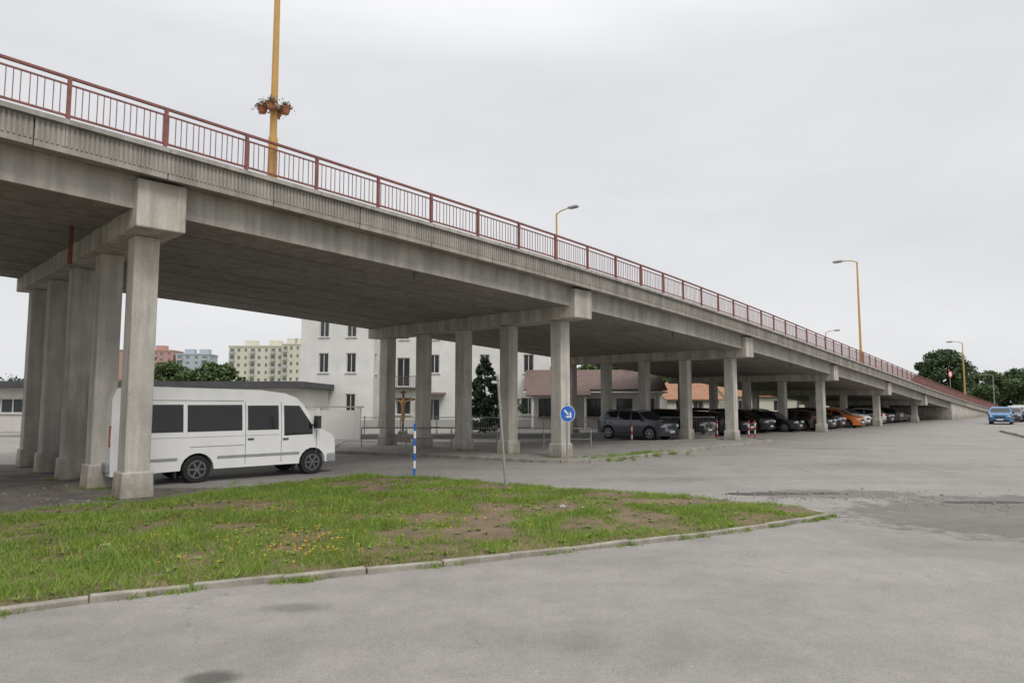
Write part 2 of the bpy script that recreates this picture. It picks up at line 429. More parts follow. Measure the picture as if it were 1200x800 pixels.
keep=rng.random(len(P))<np.clip(1.05+dn*.9-bv*(1.35-dn*1.2),.03,1)
P=P[keep];dn=dn[keep];bv=bv[keep]
n=len(P); z=soilz(P); ang=rng.uniform(0,6.283,n); w=rng.uniform(.005,.010,n)
h=rng.uniform(.035,.095,n)*np.clip(1+dn*1.1-bv*.7,.25,2.0); tall=rng.random(n)<.008; h[tall]*=2.1
ln=rng.normal(0,.5,(n,2))*h[:,None]
V=np.zeros((n,3,3)); 
V[:,0,0]=P[:,0]-np.cos(ang)*w;V[:,0,1]=P[:,1]-np.sin(ang)*w;V[:,0,2]=z-.01
V[:,1,0]=P[:,0]+np.cos(ang)*w;V[:,1,1]=P[:,1]+np.sin(ang)*w;V[:,1,2]=z-.01
V[:,2,0]=P[:,0]+ln[:,0];V[:,2,1]=P[:,1]+ln[:,1];V[:,2,2]=z+h
def trimesh(name,V,mat):
    n=len(V); me=bpy.data.meshes.new(name); me.vertices.add(n*3); me.loops.add(n*3); me.polygons.add(n)
    me.vertices.foreach_set('co',V.reshape(-1).astype(np.float32)); me.loops.foreach_set('vertex_index',np.arange(n*3,dtype=np.int32))
    me.polygons.foreach_set('loop_start',np.arange(0,n*3,3,dtype=np.int32)); me.polygons.foreach_set('loop_total',np.full(n,3,dtype=np.int32))
    me.update(calc_edges=True); me.validate(); me.materials.append(mat); return link(bpy.data.objects.new(name,me))
m,nt,b,co=newmat('grass_blade')
c=ramp(nt,tex(nt,co,.8,4,.6),[(.25,(.20,.20,.06)),(.42,(.18,.28,.045)),(.7,(.25,.37,.055))])
c=mix(nt,.8,c,ramp(nt,tex(nt,co,35,1),[(.3,(.55,.6,.5)),(.6,(1.15,1.1,1)),(.75,(1.7,1.35,1.3))]),'MULTIPLY')
nt.links.new(c,b.inputs['Base Color']); b.inputs['Roughness'].default_value=.6
tr=nt.nodes.new('ShaderNodeBsdfTranslucent'); nt.links.new(c,tr.inputs[0]); ms=nt.nodes.new('ShaderNodeMixShader'); ms.inputs[0].default_value=.3
nt.links.new(b.outputs[0],ms.inputs[1]); nt.links.new(tr.outputs[0],ms.inputs[2]); nt.links.new(ms.outputs[0],nt.nodes['Material Output'].inputs[0])
trimesh('grass',V,m); m_grass=m
wp=[]
for i in range(420):
    t=random.random()*6; i0=int(t); a=IP[i0];b2=IP[i0+1]; q=a+(b2-a)*(t-i0)
    if noise.noise(Vector((q[0]*1.3,q[1]*1.3,9)))<0: continue
    wp.append((q[0]+random.gauss(.02,.05),q[1]-abs(random.gauss(.04,.05)),.07))
for (k,j) in [(1,0),(1,1),(1,2),(2,0),(2,1),(2,2),(3,0)]:
    c=S(k,-2.6*j,0)
    for i in range(9): wp.append((c[0]+random.uniform(-.55,.55),c[1]-random.uniform(.2,.55),.09))
for i in range(130): 
    t=random.random(); wp.append((2.6+t*3.6+random.gauss(0,.35),23.9+t*3.6+random.gauss(.5,.3),.09))
for i in range(90): wp.append((random.gauss(-6.6,.6),random.gauss(15.8,.9),.07))
L=[]
for x,y,hh in wp:
    for j in range(26):
        a=random.uniform(0,6.28);px,py=x+random.gauss(0,.05),y+random.gauss(0,.05);H=random.uniform(.4,1.3)*hh
        L.append([(px-math.cos(a)*.007,py-math.sin(a)*.007,.0),(px+math.cos(a)*.007,py+math.sin(a)*.007,.0),(px+random.gauss(0,.5)*H,py+random.gauss(0,.5)*H,H+(.1 if y>23 else 0))])
trimesh('weeds',np.array(L),m_grass)
L=[]
for i in range(900):
    x,y=random.uniform(-9,5),random.uniform(5.5,18)
    if not inside(np.array([[x,y]]))[0]: continue
    for j in range(9):
        a=random.uniform(0,6.28); l=random.uniform(.05,.11); w_=.016; z0=.08
        dx,dy=math.cos(a),math.sin(a)
        L.append([(x-dy*w_,y+dx*w_,z0),(x+dy*w_,y-dx*w_,z0),(x+dx*l,y+dy*l,z0+random.uniform(.01,.06))])
trimesh('dandelion_leaves',np.array(L),m_grass)
fm=MB()
for i in range(330):
    cx,cy,s=random.choice([(-5.2,12.2,1.4),(-3.0,10.4,.9),(-4.8,9.8,.9),(-3.6,12.8,1.3),(-1.8,13.0,1.6),(-2.7,9.5,.35)])
    x,y=random.gauss(cx,s),random.gauss(cy,s*.8)
    if not inside(np.array([[x,y]]))[0]: continue
    z=random.uniform(.10,.19); r=random.uniform(.010,.019)
    fm.poly([(x+r*math.cos(a),y+r*math.sin(a),z+.5*r*math.sin(a+1)) for a in np.arange(0,6.28,1.05)])
    fm.cyl((x,y,.03),(x,y,z-.002),.002,n=3,cap=False)
fm.obj('yellow_flowers',m_fy)
tm=MB()
for x,y,s in [(-5.75,10.0,.045),(.95,13.6,.05),(1.35,13.4,.04),(-6.9,14.9,.03)]:
    for j in range(4): tm.box((x+random.gauss(0,s),y+random.gauss(0,s),.08),(s*random.uniform(1,2),s,s*.5),random.random()*3,.7,(random.random()*.5,random.random()*.5))
tm.obj('litter',m_trash,bevel=.005)
def kerbline(name,pts,w,h,L=1.0,z0=-.02,jit=.012):
    mb=MB(); pts=[Vector(p) for p in pts]
    seg=[(pts[i+1]-pts[i]).length for i in range(len(pts)-1)]; tot=sum(seg)
    def at(s):
        for i,l in enumerate(seg):
            if s<=l or i==len(seg)-1: return pts[i].lerp(pts[i+1],min(1,s/l))
            s-=l
    n=int(tot/L)
    for i in range(n):
        a=at(i*tot/n);b=at((i+1)*tot/n-.014);d=b-a
        mb.box(((a.x+b.x)/2+random.gauss(0,jit*.5),(a.y+b.y)/2+random.gauss(0,jit),z0+h/2+random.gauss(0,jit*.5)),(d.length,w,h),math.atan2(d.y,d.x),1,(random.gauss(0,.04),random.gauss(0,.01)))
    return mb.obj(name,m_kerb,bevel=.014)
low=[(-8.5,4.8)]+isl[:7]
cv=[]
for i in range(len(low)-1):
    g=lambda j:np.array(low[max(0,min(len(low)-1,j))])
    for t in np.arange(0,1,.2):
        a,b_,c_,d_=g(i-1),g(i),g(i+1),g(i+2)
        q=.5*((2*b_)+(-a+c_)*t+(2*a-5*b_+4*c_-d_)*t*t+(-a+3*b_-3*c_+d_)*t**3); cv.append((q[0]+.02,q[1]-.05))
cv.append((5.85,12.9)); kerbline('kerb',cv,.11,.1,.95,-.03,.015)
kerbline('kerb',[(5.85,12.95),(5.75,13.5),(5.2,14.0)],.10,.06,.6,-.02)
pav=[(-7.4,28.2),(-3.24,26.5),(1.15,23.75),(2.6,23.75),(6.0,27.4),(13.4,36.0),(13.2,38.5),(9,36),(0,33),(-8.5,35)]
mb=MB(); mb.prism(pav,-.05,.09); mb.obj('pavement',m_pave)
kerbline('kerb',pav[:6],.16,.17,1.0,-.05,.006); kerbline('kerb',pav[5:]+[pav[0]],.16,.17,1.0,-.05,.006)
pv2=[(33.5,47.6),(29,39),(60,20),(90,60),(64,78),(50,66)]
mb=MB(); mb.prism(pv2,-.05,.12); mb.obj('sidewalk',m_pave); kerbline('kerb',pv2+[pv2[0]],.16,.2,1.5,-.05,.006)
mb=MB(); mb.prism([(-40,41.2),(-8,41.2),(14,47.5),(14,51.3),(-40,51.3)],-.05,.1); mb.obj('footpath',m_pave)

# ------------------------------------------------------------------ buildings
def facade(W,G,Fm,o,ud,w,h,ops,depth=.16,bars=True):
    ud=Vector((ud[0],ud[1],0)).normalized(); n=Vector((ud.y,-ud.x,0)); o=Vector(o); up=Vector((0,0,1))
    xs=sorted(set([0,w]+[v for q in ops for v in (q[0],q[2])])); zs=sorted(set([0,h]+[v for q in ops for v in (q[1],q[3])]))
    pt=lambda x,z,d=0:o+ud*x+up*z-n*d
    for i in range(len(xs)-1):
        for j in range(len(zs)-1):
            cx,cz=(xs[i]+xs[i+1])/2,(zs[j]+zs[j+1])/2
            if any(q[0]<cx<q[2] and q[1]<cz<q[3] for q in ops): continue
            W.poly([pt(xs[i],zs[j]),pt(xs[i+1],zs[j]),pt(xs[i+1],zs[j+1]),pt(xs[i],zs[j+1])])
    for q in ops:
        x0,z0,x1,z1=q[:4]
        for a,b in (((x0,z0),(x1,z0)),((x1,z0),(x1,z1)),((x1,z1),(x0,z1)),((x0,z1),(x0,z0))):
            W.poly([pt(*a),pt(*b),pt(*b,depth),pt(*a,depth)])
        G.poly([pt(x0,z0,depth-.001),pt(x1,z0,depth-.001),pt(x1,z1,depth-.001),pt(x0,z1,depth-.001)])
        if bars:
            rz=math.atan2(ud.y,ud.x); t=.07
            def bar(ax,az,bx,bz):
                c=pt((ax+bx)/2,(az+bz)/2,depth-.03); Fm.box(c,(bx-ax,.05,bz-az),rz)
            bar(x0,z0,x0+t,z1);bar(x1-t,z0,x1,z1);bar(x0+t,z0,x1-t,z0+t);bar(x0+t,z1-t,x1-t,z1)
            if x1-x0>.75: bar((x0+x1)/2-.03,z0+t,(x0+x1)/2+.03,z1-t)
            c=pt((x0+x1)/2,z0-.03,-.05); Fm.box(c,(x1-x0+.16,.12,.05),rz)
def block(e,o,w,d,h,front,right=(),left=(),wall=m_white,frame=m_frame,bars=True,name='walls',glass=m_glass):
    W,G,Fm=MB(),MB(),MB(); x,y=o
    facade(W,G,Fm,(x,y,0),(1,0),w,h,front,bars=bars)
    facade(W,G,Fm,(x+w,y,0),(0,1),d,h,right,bars=bars)
    facade(W,G,Fm,(x,y+d,0),(0,-1),d,h,left,bars=bars)
    W.poly([(x+w,y+d,0),(x,y+d,0),(x,y+d,h),(x+w,y+d,h)]); W.poly([(x,y,h),(x+w,y,h),(x+w,y+d,h),(x,y+d,h)])
    W.obj(name,wall,e); 
    if G.v: G.obj('window_panes',glass,e)
    if Fm.v: Fm.obj('window_frames',frame,e)
def gable(e,x0,y0,w,d,z,rise,over,mat,th=.12,name='roof'):
    mb=MB(); x1=x0+w+over;x0=x0-over;ym=y0+d/2;ya=y0-over;yb=y0+d+over; dz=rise/(d/2)*over
    for (y,) in ((ya,),(yb,)):
        mb.add([(x0,y,z-dz),(x1,y,z-dz),(x1,ym,z+rise),(x0,ym,z+rise),(x0,y,z-dz+th),(x1,y,z-dz+th),(x1,ym,z+rise+th),(x0,ym,z+rise+th)],[(0,1,2,3),(4,5,6,7),(0,1,5,4),(1,2,6,5),(0,3,7,4),(2,3,7,6)])
    mb.obj(name,mat,e)
    g=MB()
    for xx in (x0+over,x1-over): g.poly([(xx,y0,z),(xx,y0+d,z),(xx,ym,z+rise)])
    return g
e=empty('white_apartment_building',(-17.2,56,0),R(-2))
fa=[(1.5,4.4,2.3,6.0),(3.75,4.4,4.55,6.0),(1.5,7.3,2.3,8.8),(3.75,7.3,4.55,8.8),(1.5,1.2,2.3,2.7),(3.75,1.2,4.55,2.7)]
block(e,(0,0),6.0,12,10,fa,right=[(.4,4.3,1.1,6)],frame=m_frame,name='wall_projecting')
fb=[(1.6,3.3,2.7,5.7),(4.3,4.4,5.15,5.95),(8.5,4.4,9.3,5.95),(12.1,4.4,12.95,5.95),(1.8,7.2,2.6,8.7),(4.3,7.2,5.1,8.7),(8.5,7.2,9.3,8.7),(4.1,0.1,5.2,2.3),(1.6,1.0,2.8,2.4),(8.2,1.0,9.6,2.4),(11.9,1.0,13.1,2.4)]
block(e,(6.002,1.4),14.3,10,9.6,fb,right=[(2,4.3,3,6),(5,4.3,6,6)],frame=m_frame,name='wall_main')
mb=MB(); mb.box((8.3,.9,3.15),(2.2,1.0,.12)); 
for i in range(16): mb.box((7.25+i*.14,.42,3.65),(.025,.025,.9))
mb.box((8.3,.42,4.12),(2.2,.05,.05)); mb.obj('balcony',m_framed,e)
mb=MB(); mb.box((3,5.9,10.1),(6.5,12.6,.2)); mb.box((13.2,6.4,9.75),(14.6,10.6,.24)); mb.obj('flat_roof',m_droof,e)
mb=MB(); mb.cyl((6.3,1.25,0),(6.3,1.25,9.6),.06,n=8); mb.cyl((12.9,1.25,0),(12.9,1.25,9.6),.05,n=8); mb.obj('downpipe',m_grey,e)
mb=MB(); mb.box((10.6,.9,2.7),(2.2,1.1,.1),0,1,(.15,0)); mb.obj('door_canopy',m_broof,e)
mb=MB(); mb.box((3,-.03,.3),(5.98,.05,.6)); mb.box((13.2,1.37,.3),(14.2,.05,.6)); mb.obj('plinth_render',m_greyw,e)
e=empty('brown_roof_house',(1.4,52,0),R(-3))
block(e,(0,0),9.6,8,3.05,[(.6,.9,1.6,2.3),(2.2,0,3.2,2.2),(4.2,.9,5.6,2.3),(6.4,.9,7.6,2.3),(8.2,.9,9.2,2.3)],right=[(2,1,3.2,2.3),(5,1,6.2,2.3)],wall=m_white2,frame=m_framed)
gable(e,0,0,9.6,8,3.06,1.45,.5,m_broof).obj('gable_wall',m_white2,e)
mb=MB(); 
for x in (.2,2.0,4.0): mb.cyl((x,-1.8,0),(x,-1.8,2.5),.09,n=8)
mb.obj('porch_posts',m_wpaint,e)
mb=MB(); mb.add([(-.3,-2.1,2.45),(4.4,-2.1,2.45),(4.4,-.55,2.95),(-.3,-.55,2.95),(-.3,-2.1,2.55),(4.4,-2.1,2.55),(4.4,-.55,3.02),(-.3,-.55,3.02)],[(0,1,2,3),(4,5,6,7),(0,1,5,4),(1,2,6,5),(3,0,4,7)]); mb.obj('porch_roof',m_broof,e)
mb=MB(); mb.box((7.6,4.0,4.7),(.5,.5,1.2)); mb.obj('chimney',m_brick,e)
mb=MB(); mb.cyl((-.5,-.56,2.75),(10.1,-.56,2.75),.06,n=6); mb.cyl((9.5,-.1,0),(9.5,-.1,2.8),.05,n=6); mb.obj('gutter',m_wpaint,e)
for (x,y,w,wm,rm,rz,h) in [(16.6,74,6,m_white2,m_oroof,.2,2.4),(26,84,9,m_cream,m_oroof,.1,2.8),(38,97,10,m_cream,m_oroof,-.2,3.2),(11,82,5.5,m_greyw,m_broof,0,3)]:
    e=empty('tile_roof_house',(x,y,0),rz)
    block(e,(0,0),w,7,h,[(1,.9,2.1,2.2),(w-3,.9,w-1.8,2.2)],wall=wm)
    gable(e,0,0,w,7,h+.01,1.7,.4,rm).obj('gable_wall',wm,e)
    mb=MB(); mb.box((w*.7,3.5,h+1.7),(.5,.5,1.2)); mb.obj('chimney',m_brick,e)
def panel(name,x,y,w,d,h,st,cols,wall,rz=0):
    e=empty(name,(x,y,0),rz); ops=[]; sh=h/st; cw=w/cols
    for i in range(cols):
        for j in range(st):
            a=.25+.06*((i*7)%3-1); ops.append((i*cw+cw*a,j*sh+sh*.34,i*cw+cw*(.66 if i%3 else .82),j*sh+sh*.78))
    side=[(d*.3,j*sh+sh*.3,d*.42,j*sh+sh*.75) for j in range(st)]
    block(e,(0,0),w,d,h,ops,right=side,left=side,wall=wall,bars=False,glass=m_glassf)
    mb=MB(); mb.box((w/2,d/2,h+.3),(w+.4,d+.4,.6)); mb.box((w*.3,d/2,h+1.6),(4,4,2.4)); mb.box((w*.75,d/2,h+1.6),(4,4,2.4)); mb.obj('roof_parapet',wall,e)
    mb=MB()
    for i in range(0,cols,3):
        for j in range(st): mb.box((i*cw+cw*.53,-.55,j*sh+sh*.2),(cw*.62,1.1,sh*.36))
    mb.obj('balconies',m_greyw if wall!=m_greyw else m_cream,e)
panel('red_panel_block',-177,300,28,12,24,9,9,m_red,.1); panel('blue_panel_block',-148,303,14,12,22.5,9,4,m_bluew,.1)
panel('cream_panel_block',-107,260,21,12,22.5,8,8,m_cream,-.05); panel('cream_panel_block',-85.5,256,7,12,23,8,3,m_cream,-.05)
e=empty('long_shed',(-40,46,0),R(2))
block(e,(0,0),25.5,9,3.0,[(i*2.6+.6,1.3,i*2.6+2.2,2.3) for i in range(9)],wall=m_white2)
mb=MB(); mb.box((12.75,4.3,3.22),(26.4,10,.42)); mb.obj('roof',m_droof,e)
e=empty('boundary_wall',(-17.5,39.0,0),R(-3))
mb=MB()
for i in range(4): mb.box((i*2.25+1.1,0,.8),(2.2,.14,1.6))
for i in range(5): mb.box((i*2.25-.02,0,.87),(.26,.26,1.74))
mb.obj('wall_panels',m_white,e,bevel=.01)
mb=MB(); mb.box((4.5,0,1.79),(9.5,.3,.07)); mb.obj('wall_cap',m_cap,e)
e=empty('metal_fence',(-8.2,38.6,0),R(3)); mb=MB(); b2=MB()
for i in range(10):
    mb.box((i*2.0,0,.65),(.06,.06,1.3))
    for j in range(15): mb.box((i*2.0+.13*j+.12,0,.7),(.012,.012,1.05))
mb.box((9.8,0,1.2),(20,.04,.04)); mb.box((9.8,0,.3),(20,.04,.04)); mb.obj('fence_bars',m_grey,e)
b2.box((9.8,.1,.1),(20,.16,.3)); b2.obj('fence_footing',m_pave,e)
e=empty('pipe_railing',(-6.6,30.5,0),R(-6)); mb=MB()
for i in range(6): mb.cyl((i*2,0,0),(i*2,0,.95),.028,n=6)
mb.cyl((0,0,.95),(10,0,.95),.028,n=6); mb.cyl((0,0,.5),(10,0,.5),.02,n=6); mb.obj('pipes',m_grey,e)

# ------------------------------------------------------------------ crucifix
e=empty('wayside_crucifix',(-5.75,36.6,0),R(5)); e.scale=(.92,.92,.92)
mb=MB(); mb.box((0,0,.2),(.9,.6,.4),0,.85); mb.box((0,0,.5),(.55,.4,.2),0,.9); mb.obj('stone_base',m_kerb,e,bevel=.03)
mb=MB(); mb.box((0,0,1.75),(.12,.10,2.3)); mb.box((0,.0,2.4),(1.35,.105,.12)); mb.box((0,-.02,2.8),(.32,.1,.1)); 
mb.obj('wooden_cross',m_wood,e,bevel=.01)
sk=[((0,-.12,1.7),.1),((0,-.13,1.95),.11),((0,-.13,2.2),.14),((0,-.14,2.36),.055),((.03,-.18,2.47),.085),((.2,-.12,2.29),.055),((.4,-.1,2.36),.045),((.6,-.09,2.45),.035),((-.2,-.12,2.29),.055),((-.4,-.1,2.36),.045),((-.6,-.09,2.45),.035),((.06,-.16,1.5),.085),((.05,-.22,1.28),.06),((.02,-.12,.98),.04),((-.06,-.16,1.5),.085),((-.03,-.22,1.28),.06),((-.01,-.12,.96),.04)]
ed_=[(0,1),(1,2),(2,3),(3,4),(2,5),(5,6),(6,7),(2,8),(8,9),(9,10),(0,11),(11,12),(12,13),(0,14),(14,15),(15,16)]
me=bpy.data.meshes.new('christ_figure'); me.from_pydata([p for p,r in sk],ed_,[]); me.materials.append(m_gold)
ob=link(bpy.data.objects.new('christ_figure',me),e); s=ob.modifiers.new('s','SKIN')
for i,(p,r) in enumerate(sk): me.skin_vertices[0].data[i].radius=(r,r*.8)
me.skin_vertices[0].data[0].use_root=True
ss=ob.modifiers.new('ss','SUBSURF'); ss.levels=1; ss.render_levels=1

# ------------------------------------------------------------------ signs & posts
e=empty('striped_marker_post',(-2.77,19.8,0)); a=MB();b_=MB()
for i in range(7): (a if i%2 else b_).cyl((0,0,.0+i*.21),(0,0,.21+i*.21),.035,n=10)
a.obj('white_bands',m_wpaint,e); b_.obj('blue_bands',m_blue,e)
e=empty('leaning_signpost',(-.14,16.8,0)); mb=MB(); mb.cyl((0,0,-.05),(-.21,.05,2.75),.032,.03,10); mb.cyl((-.14,.03,1.9),(-.145,.032,1.96),.04,n=10); mb.cyl((-.2,.045,2.6),(-.205,.046,2.66),.04,n=10); mb.obj('pole',m_grey,e)
def arrow_sign(loc,rz,h):
    e=empty('keep_right_sign',loc,rz)
    mb=MB(); mb.cyl((0,.05,0),(0,.05,h+.35),.03,n=10); mb.obj('pole',m_grey,e)
    mb=MB(); mb.cyl((0,.015,h),(0,0,h),.29,n=32); mb.obj('rim',m_wpaint,e)
    mb=MB(); mb.cyl((0,0,h),(0,-.006,h),.27,n=32); mb.obj('blue_disc',m_blue,e)
    mb=MB(); 
    def rp(x,z): a=R(-45); return (x*math.cos(a)-z*math.sin(a),-.010,h+x*math.sin(a)+z*math.cos(a))
    mb.poly([rp(*p) for p in [(-.18,-.03),(.04,-.03),(.04,.03),(-.18,.03)]]); mb.poly([rp(*p) for p in [(.0,-.12),(.07,-.12),(.2,0),(.07,.12),(0,.12),(.1,0)]]); mb.obj('white_arrow',m_wpaint,e)
arrow_sign((1.92,23.95,.09),R(20),1.58)
def round_sign(loc,H,rz=0):
    e=empty('speed_limit_sign',loc,rz)
    mb=MB(); mb.cyl((0,.05,0),(0,.05,H+.3),.03,n=8); mb.obj('pole',m_grey,e)
    mb=MB(); mb.cyl((0,.01,H),(0,0,H),.42,n=24); mb.obj('red_ring',m_rpaint,e)
    mb=MB(); mb.cyl((0,0,H),(0,-.006,H),.27,n=24); mb.obj('white_disc',m_wpaint,e)
round_sign(S(7.0,1.0,.5),2.8,.5)
for (x,y,h) in [(13.7,40.2,1.0),(14.3,40.9,1.0),(11.9,40.3,1.0),(6.1,35.4,1.0),(22.4,50.5,.9)]:
    e=empty('barrier_post',(x,y,0)); a=MB();b_=MB()
    for i in range(5): (a if i%2 else b_).cyl((0,0,i*h/5),(0,0,(i+1)*h/5),.045,n=10)
    a.obj('white_bands',m_wpaint,e); b_.obj('red_bands',m_rpaint,e)

# ------------------------------------------------------------------ vehicles
def vehicle(name,loc,rz,L,sil,yh,wheels,r,paint,wins,ws,rw,extra=None,rim=m_rim,zb=.22,bev=.05):
    e=empty(name,loc,rz)
    bot=[]
    for wx in wheels:
        ra=r+.07; dz=r-zb; a0=math.asin(dz/ra) if dz<ra else 0
        n=9
        for i in range(n+1):
            a=math.pi+a0-(math.pi+2*a0)*i/n
            bot.append((wx+ra*math.cos(a),r+ra*math.sin(a)))
    outline=sil+bot
    zl=[.45,.7,.95,1.2,1.45,1.7,1.95,2.2]; xl=[L*t for t in (.04,.1,.2,.35,.5,.65,.8,.9,.96)]
    def flat(poly):
        bm=bmesh.new(); vs=[bm.verts.new((x-L/2,0,z)) for x,z in poly]; bm.faces.new(vs)
        for z in zl: bmesh.ops.bisect_plane(bm,geom=bm.verts[:]+bm.edges[:]+bm.faces[:],plane_co=(0,0,z),plane_no=(0,0,1))
        for x in xl: bmesh.ops.bisect_plane(bm,geom=bm.verts[:]+bm.edges[:]+bm.faces[:],plane_co=(x-L/2,0,0),plane_no=(1,0,0))
        bm.verts.index_update(); return bm
    bm=flat(outline); V=[v.co.copy() for v in bm.verts]; n=len(V)
    F=[[v.index for v in f.verts] for f in bm.faces]; B=[(ed.verts[0].index,ed.verts[1].index) for ed in bm.edges if len(ed.link_faces)==1]; bm.free()
    vs=[(v.x,-yh(v.x+L/2,v.z),v.z) for v in V]+[(v.x,yh(v.x+L/2,v.z),v.z) for v in V]
    fs=F+[[i+n for i in f][::-1] for f in F]+[(a,b,b+n,a+n) for a,b in B]
    me=bpy.data.meshes.new('body'); me.from_pydata(vs,[],fs); me.materials.append(paint)
    bm=bmesh.new(); bm.from_mesh(me); bmesh.ops.recalc_face_normals(bm,faces=bm.faces); bm.to_mesh(me); bm.free()
    me.polygons.foreach_set('use_smooth',[True]*len(me.polygons))
    ob=link(bpy.data.objects.new('body',me),e); bv=ob.modifiers.new('b','BEVEL'); bv.width=bev; bv.segments=3; bv.limit_method='ANGLE'; bv.angle_limit=R(48); bv.harden_normals=True
    def panel(poly,nm,mat,eps=.005,sides=(-1,1)):
        bm=flat(poly); V=[v.co.copy() for v in bm.verts]; F=[[v.index for v in f.verts] for f in bm.faces]; bm.free()
        mb=MB()
        for s in sides:
            mb.add([(v.x,s*(yh(v.x+L/2,v.z)+eps),v.z) for v in V],F)
        return mb.obj(nm,mat,e)
    for p in wins:
        cx=sum(q[0] for q in p)/len(p); cz=sum(q[1] for q in p)/len(p)
        if L>5: panel([(x+(.025 if x>cx else -.025),z+(.025 if z>cz else -.025)) for x,z in p],'window_seal',m_plastic,.004); panel(p,'side_window',m_cglass,.009)
        else: panel(p,'side_window',m_cglass)
    def cross(p,q,nm,mat,ins=.1,eps=.008):
        dx,dz=q[0]-p[0],q[1]-p[1]; l=math.hypot(dx,dz); nx,nz=dz/l,-dx/l
        if nx*(p[0]-L/2)<0: nx,nz=-nx,-nz
        m=6; vs=[]
        for (x,z) in (p,q):
            w=yh(x,z)-ins
            for i in range(m+1): vs.append((x-L/2+nx*eps,-w+2*w*i/m,z+nz*eps))
        mb=MB(); mb.add(vs,[(i,i+1,m+2+i,m+1+i) for i in range(m)]); return mb.obj(nm,mat,e)
    cross(ws[0],ws[1],'windscreen',m_cglass); cross(rw[0],rw[1],'rear_window',m_cglass)
    T,Rm,Rd=MB(),MB(),MB()
    for wx in wheels:
        for s in (-1,1):
            yo=s*(yh(wx,r)-.02); yi=yo-s*.21
            T.cyl((wx-L/2,yi,r),(wx-L/2,yo-s*.02,r),r,r,28); T.cyl((wx-L/2,yo-s*.02,r),(wx-L/2,yo,r),r,r*.93,28)
            Rm.cyl((wx-L/2,yo-s*.1,r),(wx-L/2,yo+s*.004,r),r*.64,r*.66,24)
            Rd.cyl((wx-L/2,yo,r),(wx-L/2,yo+s*.007,r),r*.56,r*.56,24)
            for i in range(6):
                a=i*math.pi/3; Rm.box((wx-L/2+math.cos(a)*r*.32,yo+s*.008,r+math.sin(a)*r*.32),(r*.52,.02,r*.13),0,1,(0,-a))
            Rm.cyl((wx-L/2,yo,r),(wx-L/2,yo+s*.025,r),r*.17,r*.14,12)
    T.obj('tyres',m_tyre,e,bevel=0); Rd.obj('rim_recess',m_under,e); Rm.obj('rims',rim,e)
    U=MB(); w=yh(L/2,.5)*2-.46; U.box((0,0,zb+.28),(L-.5,w,.42)); U.obj('underbody',m_under,e)
    if extra: extra(e,panel,cross)
    return e
VL=6.0; HL=VL/2; dX=.2
def vyh(x,z):
    w=.98
    if z>1.15: w-=.14*((z-1.15)/1.3)**1.6
    if x>5.0+dX: w-=.14*((x-5.0-dX)/.8)**2
    if x<.15: w-=.02
    return w
vs_=[(5.8,.3),(5.82,.62),(5.79,.98),(5.66,1.13),(5.3,1.29),(5.16,1.38),(4.72,2.02),(4.52,2.2),(4.2,2.32),(3.5,2.41),(.45,2.47)]
vs_=[(x+dX,z) for x,z in vs_]+[(.1,2.4),(.0,2.15),(-.02,1.2),(0,.3)]
vw=[[(.45,1.34),(1.6,1.34),(1.6,1.99),(.45,1.99)],[(1.75,1.34),(3.12,1.34),(3.12,1.98),(1.75,1.98)],[(3.32,1.34),(4.15,1.34),(4.15,1.96),(3.32,1.96)],[(4.36,1.16),(5.18,1.18),(5.18,1.42),(4.78,1.95),(4.36,1.96)]]
def vanx(e,panel,cross):
    for x in (3.23,4.25,5.32):
        panel([(x,.42),(x+.014,.42),(x+.014,2.08 if x<5 else 1.27),(x,2.08 if x<5 else 1.27)],'door_seam',m_seam,.004)
    panel([(.2,.6),(1.5,.6),(1.5,.67),(.2,.67)],'side_moulding',m_vang,.012); panel([(2.5,.6),(4.8,.6),(4.8,.67),(2.5,.67)],'side_moulding',m_vang,.012)
    panel([(3.2,2.1),(.3,2.12),(.3,2.135),(3.2,2.115)],'gutter_line',m_seam,.004)
    panel([(.1,1.17),(4.2,1.17),(4.2,1.18),(.1,1.18)],'body_crease',m_vang,.004)
    panel([(1.8,.92),(3.2,.92),(3.2,.932),(1.8,.932)],'slide_rail',m_seam,.006)
    h=MB()
    for s in (-1,1):
        h.box((3.38-HL,s*.995,1.08),(.16,.03,.04)); h.box((4.38-HL,s*.995,1.05),(.16,.03,.04))
    h.obj('door_handles',m_plastic,e)
    b=MB(); b.box((HL-.0,0,.45),(.14,1.56,.3)); b.box((HL-.33,-.86,.45),(.62,.12,.26),R(-12)); b.box((HL-.33,.86,.45),(.62,.12,.26),R(12)); b.obj('front_bumper',m_vang,e,bevel=.04)
    b=MB(); b.box((-HL-.02,0,.5),(.12,1.8,.22)); b.obj('rear_bumper',m_vang,e,bevel=.03)
    b=MB(); b.box((HL-.01,0,.86),(.05,1.0,.2)); b.obj('grille',m_plastic,e,bevel=.01)
    b=MB()
    for s in (-1,1): b.box((HL-.1,s*.66,.9),(.2,.32,.24),-s*R(18))
    b.obj('headlights',m_head,e,bevel=.03)
    b=MB()
    for s in (-1,1): b.box((-HL,s*.88,1.25),(.06,.13,.5))
    b.obj('tail_lights',m_tail,e,bevel=.01)
    b=MB()
    for s in (-1,1): b.box((2.28,s*1.12,1.5),(.13,.22,.36)); b.cyl((2.18,s*.9,1.4),(2.26,s*1.08,1.45),.02,n=6)
    b.obj('wing_mirrors',m_plastic,e,bevel=.03)
    b=MB(); b.box((HL+.035+.04,0,.48),(.02,.5,.11)); b.box((-HL-.09,0,.8),(.02,.5,.11)); b.obj('number_plates',m_wpaint,e)
    b=MB()
    for wx in (2.0,5.22):
        for s in (-1,1): b.box((wx-HL-.52,s*.86,.3),(.03,.2,.28))
    b.obj('mud_flaps',m_plastic,e)
ang=math.atan2(2.14,2.25)
